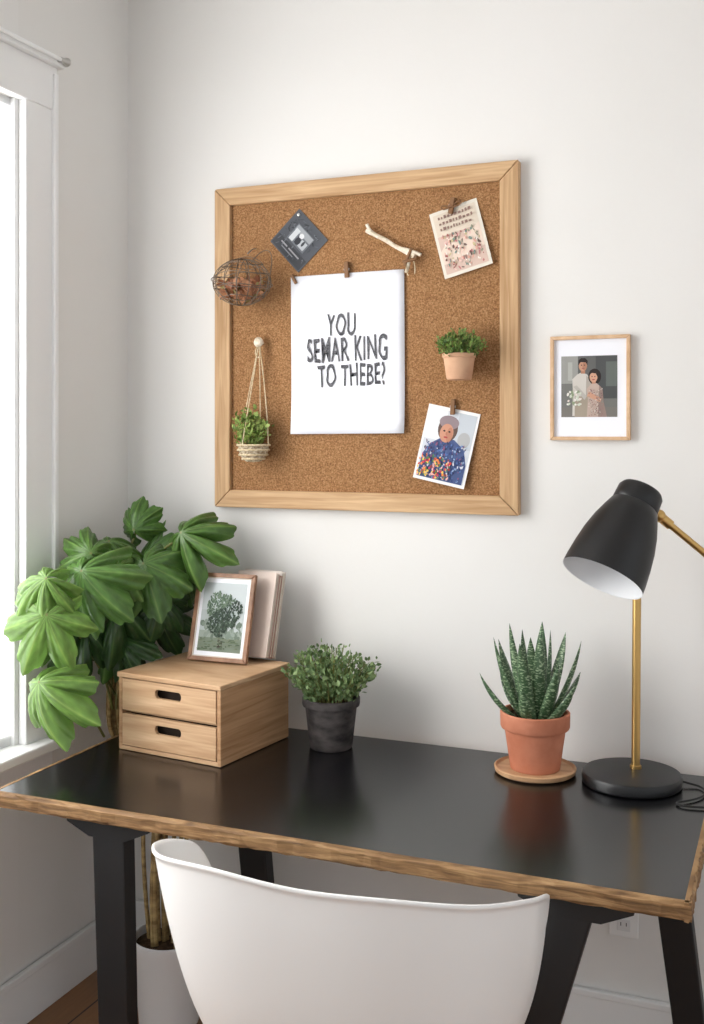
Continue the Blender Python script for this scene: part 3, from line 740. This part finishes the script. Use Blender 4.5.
# ------------------------------------------------------------------ chair
ch = empty('white_shell_armchair', (-0.750, -1.012, 0), (0, 0, math.radians(4)))
half = [(0, -.302, .882), (.15, -.290, .881), (.270, -.237, .866), (.338, -.13, .840), (.350, -.03, .808), (.342, .05, .765), (.326, .10, .68), (.290, .15, .56), (.21, .19, .475), (.10, .21, .45), (0, .215, .445)]
full = half + [(-x * 1.01, y, z + (0.010 if z > 0.7 else 0)) for x, y, z in reversed(half[1:-1])]
def catmull(P, m):
    n = len(P); out_ = []
    for i in range(n):
        p0, p1, p2, p3 = [Vector(P[(i + k - 1) % n]) for k in range(4)]
        for j in range(m):
            t_ = j / m
            out_.append(0.5 * ((2 * p1) + (-p0 + p2) * t_ + (2 * p0 - 5 * p1 + 4 * p2 - p3) * t_ ** 2 + (-p0 + 3 * p1 - 3 * p2 + p3) * t_ ** 3))
    return out_
rim = catmull(full, 5); nr = len(rim)
cen = Vector((0.015, -0.02, 0.425)); K = 16
v = []; f = []
for R in rim:
    dz = R.z - cen.z
    sd = max(0.0, min(1.0, (R.x + 0.34) / 0.68))
    a1 = 0.79 + 0.16 * sd; b1 = 0.64 + 0.17 * sd
    C1 = Vector((R.x * a1, R.y * 0.95 + cen.y * 0.05, R.z - 0.70 * dz)); C2 = Vector((R.x * b1, R.y * 0.78 + cen.y * 0.22, cen.z - 0.005))
    o_ = Vector((R.x - cen.x, R.y - cen.y, 0)).normalized()
    lip = max(0, min(1, dz / 0.3))
    v.append(R + o_ * 0.008 * lip + Vector((0, 0, -0.004)) * lip)
    for k in range(K):
        t_ = k / K
        v.append(R * (1 - t_) ** 3 + C1 * 3 * t_ * (1 - t_) ** 2 + C2 * 3 * t_ * t_ * (1 - t_) + cen * t_ ** 3)
W = K + 1
for i in range(nr):
    j = (i + 1) % nr
    for k in range(W - 1):
        f.append((i * W + k, j * W + k, j * W + k + 1, i * W + k + 1))
v.append(cen); ci = len(v) - 1
for i in range(nr):
    j = (i + 1) % nr
    f.append((i * W + W - 1, j * W + W - 1, ci))
sh_ = mk('seat_shell', v, f, M_shell, ch, True)
m = sh_.modifiers.new('so', 'SOLIDIFY'); m.thickness = 0.012; m.offset = 0
m = sh_.modifiers.new('ss', 'SUBSURF'); m.levels = 1; m.render_levels = 1
M_cl = noise_mat('chair_leg_wood', (176, 132, 88), (206, 164, 118), (30, 30, 4), 1, 5, 0.5)
i = 0
for sx in (-1, 1):
    for sy in (-1, 1):
        i += 1
        tube('leg_%d' % i, [[(sx * .13, sy * .12 - .02, .415), (sx * .24, sy * .22 - .02, 0.0)]], 0.015, M_cl, ch, smooth=False, radii=[1.15, 0.75])
tube('brace', [[(-.13, -.14, .405), (.13, .10, .405)], [(.13, -.14, .405), (-.13, .10, .405)], [(-.19, -.18, .20), (.19, .14, .20)], [(.19, -.18, .20), (-.19, .14, .20)]], 0.006, M_leg, ch, smooth=False)

# ------------------------------------------------------------------ floor plant
pl = empty('potted_foliage_plant')
ppx, ppy = -1.572, -0.345
lathe('pot', [(0, 0), (0.076, 0), (0.080, 0.004), (0.096, 0.21), (0.100, 0.22), (0.100, 0.238), (0.094, 0.240), (0.090, 0.21), (0, 0.21)], M_wpot, pl, 48, (ppx, ppy, 0.001))
lathe('soil', [(0, 0.222), (0.091, 0.218)], M_soil, pl, 40, (ppx, ppy, 0))
random.seed(61)
st = []
for i in range(14):
    dx, dy = rnd(-0.070, 0.055), rnd(-0.045, 0.045)
    gx, gy = rnd(-0.02, 0.03), rnd(-0.05, 0.05)
    st.append([(ppx + dx * 0.9, ppy + dy, 0.20), (ppx + dx * 1.15 - 0.008, ppy + dy, 0.40), (ppx + dx * 1.25 - 0.02, -0.30 + gy, 0.60), (-1.72 + gx, -0.22 + gy, 0.665), (-1.845 + gx, -0.19 + gy, 0.70), (-1.85 + gx, -0.20 + gy, 0.82), (-1.82 + gx, -0.22 + gy, 1.0 + rnd(0, 0.1))])
tube('canes', st, 0.0062, M_stem, pl)
leaves = [
 (-1.755, -.510, 1.165, .160), (-1.790, -.631, 1.085, .130), (-1.768, -.226, 1.365, .085), (-1.545, -.239, 1.30, .135),
 (-1.639, -.335, 1.190, .135), (-1.735, -.36, 1.070, .140), (-1.765, -.66, .915, .130), (-1.80, -.309, 1.00, .120),
 (-1.690, -.196, 1.045, .130), (-1.80, -.45, 1.300, .100), (-1.81, -.628, 1.205, .100), (-1.734, -.325, .99, .105),
 (-1.715, -.207, 1.260, .11), (-1.78, -.346, 1.255, .115), (-1.80, -.414, 1.02, .12), (-1.615, -.168, 1.160, .100),
 (-1.83, -.25, 1.15, .11), (-1.78, -.20, .95, .11), (-1.69, -.42, 1.20, .100), (-1.66, -.26, 1.09, .11), (-1.83, -.52, 1.06, .10)]
tips = {0: (-.05, -.25, -1), 1: (-.35, -.3, -.9), 2: (-.1, .05, 1), 3: (.9, -.1, -.35), 4: (.5, -.25, -.8), 5: (.2, -.3, -1), 6: (.15, -.4, -1), 7: (.1, -.3, -1), 8: (.4, -.2, -1), 9: (-.4, -.1, .2), 10: (-.6, -.5, -.5), 12: (.5, -.1, .4), 13: (.1, -.4, -.6), 19: (.3, -.3, -1), 20: (-.1, -.3, -1)}
v = []; f = []; cl = []; pets = []
random.seed(71)
for li, (x, y, z, sz) in enumerate(leaves):
    P = Vector((x, y, z))
    o_ = Vector((x + 1.80, y + 0.22, 0))
    if o_.length < 0.02: o_ = Vector((0.5, -0.5, 0))
    o_.normalize()
    Td = Vector(tips[li]) if li in tips else (o_ * 0.6 + Vector((rnd(-.3, .3), rnd(-.3, .3), -0.8)))
    Td.normalize()
    Nn = Vector((0.30 + rnd(-.55, .55), -0.80, 0.40 + rnd(-.35, .35)))
    Nn = (Nn - Td * Nn.dot(Td)).normalized()
    Sd = Td.cross(Nn).normalized()
    sz *= 1.18
    org = P - Td * sz * 0.40
    nl = 7; thm = math.pi * 0.93; p_ = 2 * thm / nl; ns = 210; nrg = 12
    hue = rnd(0, 1); b0 = len(v)
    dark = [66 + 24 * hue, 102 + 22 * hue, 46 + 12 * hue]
    if li in (1, 6, 10): dark = [112, 148, 72]  # window-side leaves painted lighter, daylight put into their colour
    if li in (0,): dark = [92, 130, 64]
    if li in (5, 8, 11, 14, 16, 17, 19): dark = [50, 80, 40]  # inner leaves painted darker, shade put into their colour
    wob = [rnd(0.86, 1.14) for _ in range(9)]
    sinus = rnd(0.22, 0.36)
    if li == 3: sinus = 0.48
    skew = rnd(-0.3, 0.3); fold = rnd(0.35, 0.85); ph = rnd(0, 6); bend = rnd(-0.25, 0.25)
    for i in range(ns + 1):
        th = -thm + 2 * thm * i / ns
        kx = round(th / p_); d_ = abs(th - kx * p_) / (p_ / 2)
        Rm = sz * (0.54 + 0.60 * max(0, math.cos(th / 2)) ** 1.5) * (1 + (wob[int(kx) + 4] - 1) * (1 - d_))
        Rm *= (1 - 0.12 * min(1, d_ / 0.3) - (sinus - 0.06) * max(0, d_ - 0.35) ** 2.2 / 0.388 - 0.06 * d_)
        Rm *= 1 + 0.035 * (abs(math.sin(th * 19 + ph * 0.1)) - 0.5)
        for k in range(nrg + 1):
            rr = k / nrg
            q = Rm * rr
            h = 0.11 * sz * rr * (d_ ** 1.2 - 0.3) * (0.5 + 0.5 * rr) - fold * sz * rr ** 2 * (0.25 + 0.75 * abs(math.sin(th * 0.5 + skew))) * 0.8 - 0.24 * sz * rr * rr
            h += 0.045 * sz * math.sin(th * 7 + ph) * rr ** 2 + 0.020 * sz * math.sin(rr * 18 + ph + th * 3) * d_ * rr
            sx_ = q * math.sin(th) * 0.94 * (1 - 0.18 * rr * fold) + bend * q * q / sz * math.cos(th)
            w_ = org + Td * q * math.cos(th) * (1 - 0.14 * rr * fold) + Sd * sx_ + Nn * h
            if w_.x < XL + 0.045: w_.x = XL + 0.045 + (w_.x - XL - 0.045) * 0.04
            v.append(w_)
            vein = max(0, 1 - d_ / 0.09) * (1 - 0.35 * rr)
            sv = max(0, math.sin(rr * 36 - d_ * 10)) ** 8 * 0.22
            mot = 1.0 + 0.10 * math.sin(rr * 9 + d_ * 5 + ph) + 0.05 * math.sin(th * 17 + rr * 30)
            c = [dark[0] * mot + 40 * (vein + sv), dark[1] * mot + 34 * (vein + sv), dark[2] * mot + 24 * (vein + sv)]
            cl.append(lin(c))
    for i in range(ns):
        for k in range(nrg):
            a = b0 + i * (nrg + 1) + k
            f.append((a, a + nrg + 1, a + nrg + 2, a + 1))
    hub = Vector((-1.83 + rnd(-.02, .02), -0.21 + rnd(-.04, .04), min(1.08, max(0.80, z - 0.22))))
    if li == 6: hub = Vector((-1.815, -0.30, 0.74))
    mid = hub.lerp(org, 0.5) + Vector((0, 0, 0.06)) - Nn * 0.02
    pets.append([hub, mid, org - Nn * 0.03, org])
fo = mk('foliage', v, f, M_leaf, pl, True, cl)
tube('petioles', pets, 0.0036, M_gstem, pl)

# ------------------------------------------------------------------ light
w = bpy.data.worlds.new('World'); S.world = w; w.use_nodes = True
bg = w.node_tree.nodes['Background']
bg.inputs['Color'].default_value = (0.94, 0.97, 1.0, 1); bg.inputs['Strength'].default_value = 0.93
def area(nm, loc, direction, sx, sy, power, col):
    l = bpy.data.lights.new(nm, 'AREA'); l.shape = 'RECTANGLE'; l.size = sx; l.size_y = sy; l.energy = power; l.color = col
    o = bpy.data.objects.new(nm, l); link(o); o.location = loc
    o.rotation_euler = Vector(direction).to_track_quat('-Z', 'Y').to_euler()
    return o
area('window_daylight', (-2.5, -1.45, 1.9), (1, 0.1, -0.15), 1.9, 1.9, 112, (1.0, 0.985, 0.965))

# ------------------------------------------------------------------ camera
cd = bpy.data.cameras.new('camera'); cam = bpy.data.objects.new('camera', cd); link(cam)
cam.location = (0, -2.85, 1.605)
cam.rotation_euler = (math.radians(90), 0, math.radians(22.4))
cd.sensor_fit = 'HORIZONTAL'; cd.sensor_width = 36; cd.lens = 36 * 1070 / 704
cd.shift_y = -79 / 704
S.camera = cam
